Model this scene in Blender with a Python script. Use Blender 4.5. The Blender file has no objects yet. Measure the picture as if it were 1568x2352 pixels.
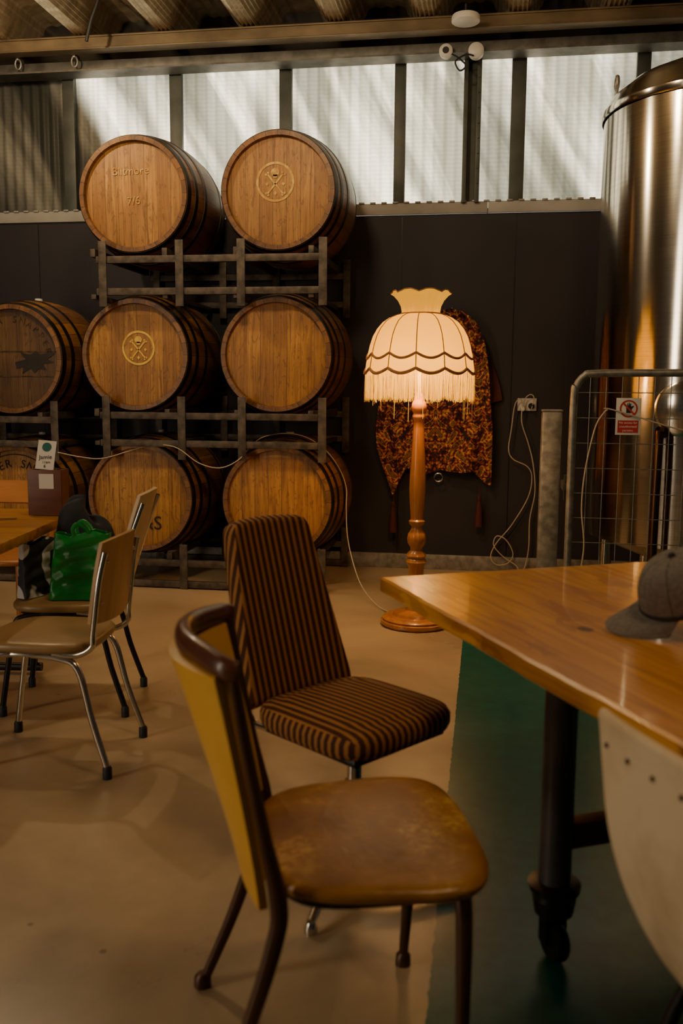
import bpy, bmesh, math, random
from mathutils import Vector, Matrix, Euler
random.seed(4)
COL = bpy.context.scene.collection
pi = math.pi

# ------------------------------------------------------------------ materials
class NT:
    def __init__(s, name):
        s.m = bpy.data.materials.new(name); s.m.use_nodes = True
        s.t = s.m.node_tree; s.t.nodes.clear()
        s.out = s.t.nodes.new('ShaderNodeOutputMaterial')
    def n(s, ty, **kw):
        nd = s.t.nodes.new(ty)
        for k, v in kw.items(): setattr(nd, k, v)
        return nd
    def put(s, sock, v):
        if isinstance(v, bpy.types.NodeSocket): s.t.links.new(v, sock)
        elif isinstance(v, (tuple, list)) and len(v) == 3 and sock.type == 'RGBA': sock.default_value = (*v, 1)
        else: sock.default_value = v
    def math(s, op, a, b=0.0, c=None):
        nd = s.n('ShaderNodeMath', operation=op)
        s.put(nd.inputs[0], a); s.put(nd.inputs[1], b)
        if c is not None: s.put(nd.inputs[2], c)
        return nd.outputs[0]
    def coord(s, scale=(1, 1, 1), rot=(0, 0, 0)):
        tc = s.n('ShaderNodeTexCoord'); mp = s.n('ShaderNodeMapping')
        s.t.links.new(tc.outputs['Object'], mp.inputs[0])
        mp.inputs['Scale'].default_value = scale; mp.inputs['Rotation'].default_value = rot
        return mp.outputs[0]
    def xyz(s, out='Object'):
        tc = s.n('ShaderNodeTexCoord'); sp = s.n('ShaderNodeSeparateXYZ')
        s.t.links.new(tc.outputs[out], sp.inputs[0]); return sp.outputs
    def noise(s, vec, scale=1, detail=4, dist=0, rough=.55):
        nd = s.n('ShaderNodeTexNoise'); s.t.links.new(vec, nd.inputs['Vector'])
        nd.inputs['Scale'].default_value = scale; nd.inputs['Detail'].default_value = detail
        nd.inputs['Distortion'].default_value = dist; nd.inputs['Roughness'].default_value = rough
        return nd.outputs[0]
    def white(s, w):
        nd = s.n('ShaderNodeTexWhiteNoise', noise_dimensions='1D'); s.put(nd.inputs['W'], w); return nd.outputs[0]
    def ramp(s, fac, stops):
        nd = s.n('ShaderNodeValToRGB'); s.t.links.new(fac, nd.inputs[0])
        cr = nd.color_ramp
        while len(cr.elements) < len(stops): cr.elements.new(.5)
        for e, (p, c) in zip(cr.elements, stops): e.position = p; e.color = (*c, 1)
        return nd.outputs[0]
    def mix(s, fac, a, b, mode='MIX'):
        nd = s.n('ShaderNodeMix', data_type='RGBA', blend_type=mode)
        s.put(nd.inputs[0], fac); s.put(nd.inputs[6], a); s.put(nd.inputs[7], b); return nd.outputs[2]
    def bsdf(s, color, rough=.5, metal=0, bump=None, bstr=.2, emit=None, estr=0, spec=.5, coat=0, sheen=0, bdist=.01):
        b = s.n('ShaderNodeBsdfPrincipled')
        s.put(b.inputs['Base Color'], color); s.put(b.inputs['Roughness'], rough); s.put(b.inputs['Metallic'], metal)
        s.put(b.inputs['Specular IOR Level'], spec); s.put(b.inputs['Coat Weight'], coat); s.put(b.inputs['Sheen Weight'], sheen)
        if bump is not None:
            bn = s.n('ShaderNodeBump'); bn.inputs['Strength'].default_value = bstr; bn.inputs['Distance'].default_value = bdist
            s.t.links.new(bump, bn.inputs['Height']); s.t.links.new(bn.outputs[0], b.inputs['Normal'])
        if emit is not None:
            s.put(b.inputs['Emission Color'], emit); s.put(b.inputs['Emission Strength'], estr)
        s.t.links.new(b.outputs[0], s.out.inputs[0]); s.b = b
        return s.m

def mk(name, c1, c2=None, rough=.5, metal=0, scale=(6, 6, 6), lo=.35, hi=.65, bump=0, detail=4, spec=.5, coat=0, sheen=0, dist=0, rv=0):
    t = NT(name)
    if c2 is None: c2 = tuple(min(1, x * .75) for x in c1)
    nz = t.noise(t.coord(scale), 1, detail, dist)
    col = t.ramp(nz, [(lo, c1), (hi, c2)])
    r = rough
    if rv: r = t.math('MULTIPLY_ADD', nz, rv, rough - rv / 2)
    return t.bsdf(col, r, metal, nz if bump else None, bump, spec=spec, coat=coat, sheen=sheen)

def head_wood(name='barrel_head_oak', k=1.0):
    S = lambda c: tuple(v * k for v in c)
    t = NT(name); x, y, z = t.xyz()
    oi = t.n('ShaderNodeObjectInfo')
    pl = t.math('ADD', t.math('DIVIDE', x, .088), t.math('MULTIPLY', oi.outputs['Random'], 7.3)); wob = t.math('FLOOR', pl)
    fr = t.math('FRACT', pl)
    rnd = t.white(t.math('ADD', wob, t.math('MULTIPLY', oi.outputs['Random'], 57.0)))
    gap = t.math('LESS_THAN', fr, .018)
    cmb = t.n('ShaderNodeCombineXYZ'); t.put(cmb.inputs[0], t.math('MULTIPLY', oi.outputs['Random'], 90.0)); t.put(cmb.inputs[2], t.math('MULTIPLY', rnd, 30.0))
    def shifted(sc):
        v = t.n('ShaderNodeVectorMath', operation='ADD'); t.t.links.new(t.coord(sc), v.inputs[0]); t.t.links.new(cmb.outputs[0], v.inputs[1]); return v.outputs[0]
    g = t.noise(shifted((38, 1, 2.2)), 1, 6, 1.2)
    col = t.ramp(g, [(.30, S((.21, .086, .015))), (.5, S((.50, .230, .042))), (.72, S((.70, .37, .092)))])
    col = t.mix(t.math('MULTIPLY', rnd, .65), col, S((.26, .102, .019)))
    fl = t.noise(shifted((22, 1, 7)), 1, 3, 3.0)
    col = t.mix(t.math('MULTIPLY', t.math('GREATER_THAN', fl, .60), .5), col, S((.15, .054, .011)))
    r2 = t.math('ADD', t.math('POWER', x, 2.0), t.math('POWER', z, 2.0))
    st = t.math('ADD', t.noise(t.coord((3, 1, 3)), 1, 3), t.math('MULTIPLY', r2, 1.4))
    col = t.mix(t.math('MULTIPLY', t.math('SUBTRACT', st, .41), 1.2), col, S((.13, .048, .010)))
    col = t.mix(gap, col, (.03, .012, .004))
    return t.bsdf(col, .5, 0, g, .25)

def stave_wood():
    t = NT('barrel_stave_oak'); x, y, z = t.xyz()
    a = t.math('MULTIPLY', t.math('ARCTAN2', x, z), 28 / (2 * pi))
    rnd = t.white(t.math('FLOOR', a)); fr = t.math('FRACT', a)
    g = t.noise(t.coord((14, 2, 14)), 1, 5, .8)
    col = t.ramp(g, [(.3, (.10, .038, .009)), (.7, (.33, .14, .032))])
    col = t.mix(t.math('MULTIPLY', rnd, .55), col, (.085, .032, .009))
    col = t.mix(t.math('LESS_THAN', fr, .04), col, (.02, .008, .003))
    return t.bsdf(col, .42, 0, g, .2)

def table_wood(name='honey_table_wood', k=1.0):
    t = NT(name); x, y, z = t.xyz()
    g = t.noise(t.coord((1.6, 22, 22)), 1, 6, 1.5)
    big = t.noise(t.coord((1.3, 5, 5)), 1, 3, 1.2)
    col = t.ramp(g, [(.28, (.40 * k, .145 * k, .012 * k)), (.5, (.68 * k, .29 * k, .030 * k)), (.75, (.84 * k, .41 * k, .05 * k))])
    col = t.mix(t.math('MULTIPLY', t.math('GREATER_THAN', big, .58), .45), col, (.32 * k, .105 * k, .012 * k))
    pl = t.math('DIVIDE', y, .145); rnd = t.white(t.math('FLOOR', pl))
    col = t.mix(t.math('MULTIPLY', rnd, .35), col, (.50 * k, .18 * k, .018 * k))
    vo = t.n('ShaderNodeTexVoronoi'); t.t.links.new(t.coord((2.6, 3.4, 3.4)), vo.inputs['Vector']); vo.inputs['Scale'].default_value = 1
    kn = t.math('LESS_THAN', vo.outputs['Distance'], .07)
    col = t.mix(t.math('MULTIPLY', kn, .9), col, (.09 * k, .025 * k, .006 * k))
    return t.bsdf(col, .30, 0, g, .08, coat=.3)

def floor_mat():
    t = NT('painted_concrete_floor'); x, y, z = t.xyz()
    n1 = t.noise(t.coord((1.1, 1.1, 1)), 1, 5, .6); n2 = t.noise(t.coord((18, 18, 1)), 1, 4)
    tan = t.ramp(n1, [(.3, (.28, .195, .11)), (.7, (.54, .40, .235))])
    tan = t.mix(t.math('MULTIPLY', n2, .3), tan, (.25, .168, .09))
    grn = t.ramp(n2, [(.3, (.003, .056, .042)), (.7, (.006, .095, .068))])
    edge = t.math('MULTIPLY_ADD', t.noise(t.coord((30, 30, 1)), 1, 2), .012, -.096)
    m = t.math('MULTIPLY', t.math('GREATER_THAN', x, edge), t.math('LESS_THAN', y, 4.83))
    col = t.mix(m, tan, grn)
    vo = t.n('ShaderNodeTexVoronoi'); t.t.links.new(t.coord((4, 4, 1)), vo.inputs['Vector']); vo.inputs['Scale'].default_value = 1
    col = t.mix(t.math('MULTIPLY', t.math('LESS_THAN', vo.outputs['Distance'], .035), .6), col, (.07, .04, .02))
    r = t.math('MULTIPLY_ADD', n1, .25, .18)
    return t.bsdf(col, r, 0, n2, .06)

def window_mat():
    t = NT('translucent_corrugated_sheet')
    n1 = t.noise(t.coord((11, 1, .5)), 1, 5, .5)
    x, y, z = t.xyz()
    # diagonal shadow bands across the folded sheeting, painted into its colour
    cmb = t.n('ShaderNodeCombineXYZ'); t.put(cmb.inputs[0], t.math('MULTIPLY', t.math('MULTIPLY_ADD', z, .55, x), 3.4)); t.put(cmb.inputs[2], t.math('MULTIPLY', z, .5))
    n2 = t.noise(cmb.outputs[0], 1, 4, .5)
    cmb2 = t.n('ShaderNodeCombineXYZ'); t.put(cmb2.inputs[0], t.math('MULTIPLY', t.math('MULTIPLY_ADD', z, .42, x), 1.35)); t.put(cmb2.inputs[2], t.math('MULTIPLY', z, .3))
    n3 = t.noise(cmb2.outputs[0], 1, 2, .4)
    rib = t.math('SINE', t.math('MULTIPLY', z, 210.0))
    col = t.ramp(n1, [(.3, (.70, .67, .57)), (.7, (.93, .90, .82))])
    col = t.mix(t.math('MULTIPLY', t.math('ADD', rib, 1.0), .07), col, (.33, .32, .26))
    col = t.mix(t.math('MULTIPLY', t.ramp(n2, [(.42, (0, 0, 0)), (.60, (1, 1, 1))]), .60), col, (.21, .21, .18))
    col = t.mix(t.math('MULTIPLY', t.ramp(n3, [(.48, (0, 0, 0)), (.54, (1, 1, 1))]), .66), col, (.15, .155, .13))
    bn = t.n('ShaderNodeBump'); bn.inputs['Strength'].default_value = .25; t.t.links.new(rib, bn.inputs['Height'])
    tr = t.n('ShaderNodeBsdfTranslucent'); df = t.n('ShaderNodeBsdfPrincipled')
    t.put(df.inputs['Roughness'], .3)
    mx = t.n('ShaderNodeMixShader'); mx.inputs[0].default_value = .15
    t.t.links.new(col, tr.inputs[0]); t.t.links.new(col, df.inputs[0]); t.t.links.new(bn.outputs[0], tr.inputs['Normal']); t.t.links.new(bn.outputs[0], df.inputs['Normal'])
    t.t.links.new(tr.outputs[0], mx.inputs[1]); t.t.links.new(df.outputs[0], mx.inputs[2]); t.t.links.new(mx.outputs[0], t.out.inputs[0])
    return t.m

def stripe_mat():
    t = NT('striped_corduroy'); x, y, z = t.xyz(); nx_, ny_, nz_ = t.xyz('Normal')
    side = t.math('GREATER_THAN', t.math('ABSOLUTE', ny_), .62)
    w = t.math('ADD', t.math('MULTIPLY', y, t.math('SUBTRACT', 1.0, side)), t.math('MULTIPLY', x, side))
    s = t.math('SINE', t.math('MULTIPLY', w, 2 * pi / .0225))
    s2 = t.math('SINE', t.math('MULTIPLY', w, 2 * pi / .0075))
    f = t.math('MULTIPLY_ADD', s, .42, t.math('MULTIPLY_ADD', s2, .10, .5))
    col = t.ramp(f, [(.20, (.060, .020, .007)), (.55, (.14, .050, .016)), (.88, (.48, .21, .058))])
    n = t.noise(t.coord((60, 60, 60)), 1, 3)
    col = t.mix(t.math('MULTIPLY', n, .3), col, (.07, .024, .009))
    return t.bsdf(col, .75, 0, f, .45, spec=.25, bdist=.004)

def rug_mat():
    t = NT('ornate_floral_brocade'); x, y, z = t.xyz()
    x = t.math('ABSOLUTE', t.math('ADD', x, .0))
    def S(a, k, b=None, m=0):
        arg = t.math('MULTIPLY', a, k)
        if b is not None: arg = t.math('MULTIPLY_ADD', b, m, arg)
        return t.math('SINE', arg)
    a = S(x, 30.0, S(z, 24.0), 2.3); b = S(z, 33.0, S(x, 27.0), 2.6); lattice = t.math('MULTIPLY', a, b)
    c = S(x, 88.0, S(z, 62.0), 2.6); d = S(z, 95.0, S(x, 71.0), 2.6); fine = t.math('MULTIPLY', c, d)
    e = S(x, 190.0, S(z, 150.0), 1.5); h = S(z, 205.0, S(x, 160.0), 1.5); tiny = t.math('MULTIPLY', e, h)
    f = t.math('MULTIPLY_ADD', lattice, .22, t.math('MULTIPLY_ADD', fine, .22, t.math('MULTIPLY_ADD', tiny, .12, .5)))
    col = t.ramp(f, [(.20, (.018, .007, .006)), (.40, (.085, .014, .007)), (.50, (.29, .045, .012)), (.60, (.46, .125, .020)), (.74, (.82, .38, .08))])
    dark = t.math('GREATER_THAN', lattice, .42)
    col = t.mix(t.math('MULTIPLY', dark, .72), col, (.022, .008, .007))
    edge = t.math('MULTIPLY', t.math('GREATER_THAN', lattice, .36), t.math('LESS_THAN', lattice, .46))
    col = t.mix(t.math('MULTIPLY', edge, .85), col, (.82, .42, .09))
    return t.bsdf(col, .85, 0, f, .15)

def shade_mat(name, tc, em_s, ec=(1, .42, .012)):
    t = NT(name)
    n = t.noise(t.coord((3, 3, 40)), 1, 3)
    col = t.ramp(n, [(.3, tuple(c * .88 for c in tc)), (.7, tc)])
    tr = t.n('ShaderNodeBsdfTranslucent'); t.t.links.new(col, tr.inputs[0])
    df = t.n('ShaderNodeBsdfDiffuse'); df.inputs[0].default_value = (.40, .20, .02, 1)
    mx = t.n('ShaderNodeMixShader'); mx.inputs[0].default_value = .2
    t.t.links.new(tr.outputs[0], mx.inputs[1]); t.t.links.new(df.outputs[0], mx.inputs[2])
    em = t.n('ShaderNodeEmission'); em.inputs[0].default_value = (*ec, 1); em.inputs[1].default_value = em_s
    ad = t.n('ShaderNodeAddShader'); t.t.links.new(mx.outputs[0], ad.inputs[0]); t.t.links.new(em.outputs[0], ad.inputs[1])
    t.t.links.new(ad.outputs[0], t.out.inputs[0]); return t.m

def steel_mat():
    t = NT('brushed_stainless_steel')
    n2 = t.noise(t.coord((3, 3, 3)), 1, 4); n = t.noise(t.coord((2, 2, 160)), 1, 4)
    col = t.ramp(n, [(.3, (.58, .53, .45)), (.7, (.72, .66, .57))])
    m = t.bsdf(col, t.math('MULTIPLY_ADD', n2, .06, .13), 1.0)
    tg = t.n('ShaderNodeTangent', direction_type='RADIAL', axis='Z')
    t.t.links.new(tg.outputs[0], t.b.inputs['Tangent']); t.b.inputs['Anisotropic'].default_value = .7; t.b.inputs['Anisotropic Rotation'].default_value = .25
    return m

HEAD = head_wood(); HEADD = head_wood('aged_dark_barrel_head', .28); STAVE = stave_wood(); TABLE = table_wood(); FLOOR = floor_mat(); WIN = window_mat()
STRIPE = stripe_mat(); RUG = rug_mat(); SHADE = shade_mat('lit_cream_lampshade', (.15, .088, .003), .78); CROWN = shade_mat('lit_cream_shade_crown', (.30, .17, .01), .85); FRINGE = shade_mat('lit_silk_fringe', (.24, .145, .008), .95); STEEL = steel_mat()
COPPER = mk('dark_copper_toned_pipe', (.12, .055, .025), (.18, .09, .04), .35, 1.0, (6, 6, 6))
HOOP = mk('dark_hoop_iron', (.020, .015, .011), (.05, .037, .026), .45, .8, (9, 9, 9), bump=.1)
GALV = mk('galvanised_steel', (.22, .20, .17), (.38, .35, .30), .5, .7, (22, 22, 22), rv=.2, bump=.05)
RAILM = mk('dull_window_head_rail', (.085, .078, .066), (.15, .138, .12), .5, .5, (12, 12, 12))
RACKM = mk('weathered_rack_steel', (.055, .041, .030), (.14, .108, .080), .55, .5, (16, 16, 16), rv=.2, bump=.1)
DARKST = mk('dark_painted_steel', (.022, .020, .018), (.04, .036, .03), .5, .3)
MULL = mk('grey_green_mullion_steel', (.050, .054, .046), (.082, .086, .075), .5, .3)
WALLM = mk('dark_aubergine_wall_paint', (.0125, .0090, .0120), (.018, .0125, .0160), .62, 0, (2, 2, 2))
CAPST = mk('pale_grey_flashing', (.27, .25, .22), (.35, .33, .29), .5, .1, (3, 3, 3))
BEAM = mk('ochre_steel_beam', (.10, .068, .033), (.18, .125, .064), .5, .3, (4, 8, 8))
CEIL = mk('galvanised_roof_deck', (.30, .225, .13), (.50, .39, .25), .36, .5, (6, 20, 6))
CHROME = mk('chrome', (.60, .57, .52), (.70, .66, .6), .16, 1.0, (5, 5, 5), rv=.1)
BLACKM = mk('black_metal', (.012, .011, .010), (.02, .018, .016), .35, .4)
BLACKP = mk('black_rubber', (.010, .010, .010), (.018, .017, .016), .6)
YELLOW = mk('amber_tan_vinyl', (.72, .37, .045), (.80, .44, .070), .42, 0, (5, 5, 5), bump=.03)
def seat_vinyl():
    t = NT('worn_golden_brown_vinyl')
    a = t.noise(t.coord((6, 6, 6)), 1, 3); b = t.noise(t.coord((45, 45, 45)), 1, 3, 1.5)
    col = t.ramp(a, [(.35, (.26, .108, .014)), (.62, (.42, .20, .030))])
    m = t.math('MULTIPLY', t.ramp(a, [(.50, (0, 0, 0)), (.62, (1, 1, 1))]), t.ramp(b, [(.46, (0, 0, 0)), (.56, (1, 1, 1))]))
    col = t.mix(t.math('MULTIPLY', m, .8), col, (.72, .45, .12))  # light patches: worn pattern plus glare painted into the colour
    return t.bsdf(col, .30, 0, b, .14)
SEATY = seat_vinyl()
DKWOOD = mk('reddish_mahogany', (.060, .016, .008), (.115, .034, .015), .32, 0, (4, 30, 4), coat=.2)
BRONZE = mk('bronze_brown_leg', (.065, .028, .013), (.09, .04, .018), .35, .4)
LAMPW = mk('turned_orange_timber', (.36, .125, .022), (.52, .21, .045), .3, 0, (14, 14, 1.5), coat=.3, dist=1)
TRIM = mk('brown_braid', (.26, .115, .045), (.34, .155, .06), .8, 0, (60, 60, 60), bump=.3)
TANV = mk('tan_seat_vinyl', (.24, .14, .05), (.34, .21, .08), .38, 0, (6, 6, 6))
PLY = mk('varnished_plywood', (.34, .18, .06), (.45, .25, .09), .4, 0, (3, 20, 3))
CREAMV = mk('cream_vinyl', (.50, .36, .19), (.58, .43, .25), .42)
GREEN = mk('green_tote_fabric', (.003, .16, .016), (.005, .24, .030), .35, 0, (8, 8, 8))
DARKCL = mk('black_cloth', (.010, .010, .013), (.02, .02, .024), .8, 0, (10, 10, 10), bump=.2)
WHITE = mk('white_plastic', (.62, .58, .52), (.68, .64, .58), .4)
CARD = mk('white_card', (.66, .62, .55), (.72, .68, .6), .7)
BOXW = mk('redbrown_box_wood', (.10, .03, .014), (.16, .055, .025), .5, 0, (3, 3, 20))
ORANGEW = mk('orange_chair_timber', (.36, .13, .03), (.46, .18, .05), .4, 0, (3, 3, 20))
CABLE = mk('white_cable', (.46, .36, .24), (.52, .42, .29), .45)
RED = mk('sign_red', (.50, .03, .025), (.56, .04, .03), .4)
INKW = mk('sign_white_ink', (.75, .73, .70), (.8, .78, .75), .5)
INKB = mk('black_stencil_ink', (.012, .009, .008), (.03, .02, .015), .7)
INKF = mk('worn_brown_stencil_ink', (.02, .010, .005), (.11, .045, .011), .7, 0, (22, 22, 22), lo=.42, hi=.56)
PAINTY = mk('yellow_stencil_paint', (.80, .52, .075), (.60, .33, .05), .6, 0, (30, 30, 30), lo=.5, hi=.75)
PAINTF = mk('faded_yellow_stencil_paint', (.76, .50, .10), (.56, .29, .055), .6, 0, (30, 30, 30), lo=.40, hi=.58)
CHALK = mk('faded_chalk', (.74, .50, .22), (.50, .24, .05), .9, 0, (50, 50, 50), lo=.42, hi=.54)
LEG = mk('gunmetal_table_pipe', (.085, .08, .08), (.13, .12, .12), .5, .6, (8, 8, 8), bump=.04)
BARB = mk('brown_steel_bar', (.12, .045, .02), (.17, .065, .03), .5, .3)
CAPG = mk('grey_cap_fabric', (.15, .132, .11), (.21, .185, .155), .85, 0, (90, 90, 90), bump=.3)
CAPK = mk('black_cap_strap', (.014, .013, .013), (.022, .02, .02), .7)
SHELL = mk('worn_cream_upholstery', (.60, .44, .25), (.76, .60, .39), .6, 0, (9, 9, 9), lo=.3, hi=.55, bump=.03)
TASSEL = mk('dark_red_tassel', (.05, .007, .006), (.085, .012, .010), .8, 0, (40, 40, 5), bump=.3)
TEAL = mk('dark_teal_ink', (.01, .10, .09), (.02, .14, .12), .6)
OUTM = mk('blocker_grey', (.3, .3, .28), (.4, .4, .37), .8)

# ------------------------------------------------------------------ geometry
def catmull(pts, k, closed=False):
    P = [Vector(p) for p in pts]; n = len(P); out = []
    if k <= 1: return P
    rng = n if closed else n - 1
    for i in range(rng):
        if closed: a, b, c, d = P[(i - 1) % n], P[i], P[(i + 1) % n], P[(i + 2) % n]
        else: a, b, c, d = P[max(i - 1, 0)], P[i], P[i + 1], P[min(i + 2, n - 1)]
        for j in range(k):
            t = j / k
            out.append(.5 * ((2 * b) + (-a + c) * t + (2 * a - 5 * b + 4 * c - d) * t * t + (-a + 3 * b - 3 * c + d) * t ** 3))
    if not closed: out.append(P[-1])
    return out

class G:
    def __init__(s): s.v = []; s.f = []
    def add(s, vs, fs, M=None):
        o = len(s.v)
        s.v += [(M @ Vector(v)) if M else Vector(v) for v in vs]
        s.f += [tuple(i + o for i in f) for f in fs]; return s
    def box(s, c, d, bev=0, rot=None):
        bm = bmesh.new(); bmesh.ops.create_cube(bm, size=1)
        for v in bm.verts: v.co = Vector((v.co.x * d[0], v.co.y * d[1], v.co.z * d[2]))
        if bev: bmesh.ops.bevel(bm, geom=bm.edges[:], offset=min(bev, min(d) * .45), segments=2, affect='EDGES', profile=.6)
        M = Matrix.Translation(c)
        if rot: M = M @ Euler(rot).to_matrix().to_4x4()
        bm.verts.index_update()
        s.add([v.co.copy() for v in bm.verts], [[v.index for v in f.verts] for f in bm.faces], M); bm.free(); return s
    def lathe(s, prof, seg=32, M=None, cap=True, fn=None):
        vs = []; fs = []; n = seg
        for r, z in prof:
            for i in range(n):
                a = 2 * pi * i / seg; rr, zz = (r, z) if fn is None else fn(r, z, a)
                vs.append((rr * math.cos(a), rr * math.sin(a), zz))
        for j in range(len(prof) - 1):
            for i in range(seg):
                k = (i + 1) % n
                fs.append((j * n + i, j * n + k, (j + 1) * n + k, (j + 1) * n + i))
        if cap:
            if prof[0][0] > 1e-5: fs.append(tuple(reversed(range(n))))
            if prof[-1][0] > 1e-5: fs.append(tuple((len(prof) - 1) * n + i for i in range(n)))
        return s.add(vs, fs, M)
    def tube(s, pts, r, seg=10, k=6, closed=False, flat=1.0):
        P = catmull(pts, k, closed); n = len(P)
        if isinstance(r, (list, tuple)):
            R = []
            for i in range(n):
                q = i / (n - 1) * (len(r) - 1); a = min(int(q), len(r) - 2); R.append(r[a] * (1 - (q - a)) + r[a + 1] * (q - a))
        else: R = [r] * n
        T = []
        for i in range(n):
            a = P[(i - 1) % n] if (closed or i > 0) else P[i]; b = P[(i + 1) % n] if (closed or i < n - 1) else P[i]
            d = (b - a); T.append(d.normalized() if d.length > 1e-9 else Vector((0, 0, 1)))
        up = Vector((0, 0, 1)) if abs(T[0].z) < .9 else Vector((1, 0, 0))
        N = (up - T[0] * up.dot(T[0])).normalized(); vs = []; fs = []
        for i in range(n):
            N = (N - T[i] * N.dot(T[i])); N = N.normalized() if N.length > 1e-6 else Vector((1, 0, 0)); B = T[i].cross(N)
            for j in range(seg):
                a = 2 * pi * j / seg; vs.append(P[i] + N * math.cos(a) * R[i] + B * math.sin(a) * R[i] * flat)
        m = n if closed else n - 1
        for i in range(m):
            for j in range(seg):
                a = i * seg + j; b = i * seg + (j + 1) % seg; c = ((i + 1) % n) * seg + (j + 1) % seg; d = ((i + 1) % n) * seg + j
                fs.append((a, b, c, d))
        if not closed:
            fs.append(tuple(reversed(range(seg)))); fs.append(tuple((n - 1) * seg + j for j in range(seg)))
        return s.add(vs, fs)
    def slab(s, fn, nu, nv, th, M=None):
        e = 1e-3; A = []; B = []
        for j in range(nv + 1):
            for i in range(nu + 1):
                u, v = i / nu, j / nv; p = Vector(fn(u, v))
                du = Vector(fn(min(u + e, 1), v)) - Vector(fn(max(u - e, 0), v)); dv = Vector(fn(u, min(v + e, 1))) - Vector(fn(u, max(v - e, 0)))
                nn = du.cross(dv); nn = nn.normalized() if nn.length > 1e-12 else Vector((0, 0, 1))
                A.append(p + nn * th / 2); B.append(p - nn * th / 2)
        w = nu + 1; N = len(A); fs = []
        for j in range(nv):
            for i in range(nu):
                a = j * w + i; fs.append((a, a + 1, a + w + 1, a + w)); fs.append((N + a + w, N + a + w + 1, N + a + 1, N + a))
        for i in range(nu):
            fs.append((i + 1, i, N + i, N + i + 1)); a = nv * w + i; fs.append((a, a + 1, N + a + 1, N + a))
        for j in range(nv):
            a = j * w; fs.append((a, a + w, N + a + w, N + a)); a = j * w + nu; fs.append((a + w, a, N + a, N + a + w))
        return s.add(A + B, fs, M)
    def cushion(s, w, d, h, e=4, z0=0, dome=.01, n=64, taper=None, M=None, rnd=.02):
        prof = [(rnd * .6, 0), (rnd * .25, .08), (0, .3), (0, .62), (rnd * .35, .84), (rnd * 1.1, .96), (rnd * 2.2, 1.0)]
        vs = []; out = []
        for i in range(n):
            a = 2 * pi * i / n; c, q = math.cos(a), math.sin(a)
            out.append((math.copysign(abs(c) ** (2 / e), c), math.copysign(abs(q) ** (2 / e), q)))
        layers = [[(x * w / 2 * .5, y * d / 2 * .5, z0) for x, y in out]]
        for ins, zz in prof:
            layers.append([(x * (w / 2 - ins), y * (d / 2 - ins), z0 + zz * h) for x, y in out])
        for q in (.7, .4, .15):
            layers.append([(x * (w / 2) * q, y * (d / 2) * q, z0 + h + dome * (1 - q * q)) for x, y in out])
        if taper:
            layers = [[(x, y * taper(x), z) for x, y, z in l] for l in layers]
        for l in layers: vs += l
        fs = []
        for j in range(len(layers) - 1):
            for i in range(n):
                k = (i + 1) % n; fs.append((j * n + i, j * n + k, (j + 1) * n + k, (j + 1) * n + i))
        fs.append(tuple(reversed(range(n)))); fs.append(tuple((len(layers) - 1) * n + i for i in range(n)))
        return s.add(vs, fs, M)
    def poly(s, pts, y=0, th=.001):
        """flat shape in the XZ plane"""
        n = len(pts); return s.add([(x, y, z) for x, z in pts] + [(x, y - th, z) for x, z in pts],
            [tuple(range(n)), tuple(reversed(range(n, 2 * n)))] + [(i, (i + 1) % n, n + (i + 1) % n, n + i) for i in range(n)])
    def obj(s, name, mat, parent=None, loc=(0, 0, 0), rot=(0, 0, 0), smooth=40, **props):
        me = bpy.data.meshes.new(name); me.from_pydata([tuple(v) for v in s.v], [], s.f); me.validate()
        bm = bmesh.new(); bm.from_mesh(me); bmesh.ops.recalc_face_normals(bm, faces=bm.faces); bm.to_mesh(me); bm.free()
        me.materials.append(mat)
        if smooth:
            me.shade_smooth(); me.set_sharp_from_angle(angle=math.radians(smooth))
        o = bpy.data.objects.new(name, me); COL.objects.link(o)
        o.location = loc; o.rotation_euler = rot
        if parent: o.parent = parent
        for k, v in props.items(): o[k] = v
        return o

def thing(name, label, category, loc=(0, 0, 0), rz=0, rot=None, **props):
    o = bpy.data.objects.new(name, None); o.empty_display_size = .1; COL.objects.link(o)
    o.location = loc; o.rotation_euler = rot if rot else (0, 0, rz)
    o['label'] = label; o['category'] = category
    for k, v in props.items(): o[k] = v
    return o

def copy_thing(root, loc, rz=None):
    def rec(src, par):
        c = src.copy(); COL.objects.link(c)
        if par: c.parent = par; c.matrix_parent_inverse = src.matrix_parent_inverse
        for ch in list(src.children): rec(ch, c)
        return c
    r = rec(root, None); r.location = loc
    if rz is not None: r.rotation_euler = (0, 0, rz)
    return r

def text_geo(body, size, align='CENTER'):
    c = bpy.data.curves.new('t', 'FONT'); c.body = body; c.size = size; c.align_x = align; c.resolution_u = 3; c.extrude = .0004
    o = bpy.data.objects.new('t', c); COL.objects.link(o); bpy.context.view_layer.update()
    dg = bpy.context.evaluated_depsgraph_get(); me = bpy.data.meshes.new_from_object(o.evaluated_get(dg))
    vs = [v.co.copy() for v in me.vertices]; fs = [tuple(p.vertices) for p in me.polygons]
    bpy.data.objects.remove(o); bpy.data.curves.remove(c); bpy.data.meshes.remove(me)
    return vs, fs
FACE = Matrix.Rotation(pi / 2, 4, 'X')       # text plane -> facing -y
def add_text(g, body, size, x=0, z=0, y=0, M=None, tilt=0):
    vs, fs = text_geo(body, size)
    return g.add(vs, fs, (M or Matrix()) @ Matrix.Translation((x, y, z)) @ FACE @ Matrix.Rotation(tilt, 4, 'Z'))
def arc_text(g, body, size, R, span, zc=0, y=0, off=0):
    n = len(body)
    for i, ch in enumerate(body):
        if ch == ' ': continue
        a = -span / 2 + span * i / (n - 1) + off
        vs, fs = text_geo(ch, size)
        g.add(vs, fs, Matrix.Translation((R * math.sin(a), y, zc + R * math.cos(a))) @ FACE @ Matrix.Rotation(-a, 4, 'Z'))
    return g
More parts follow.
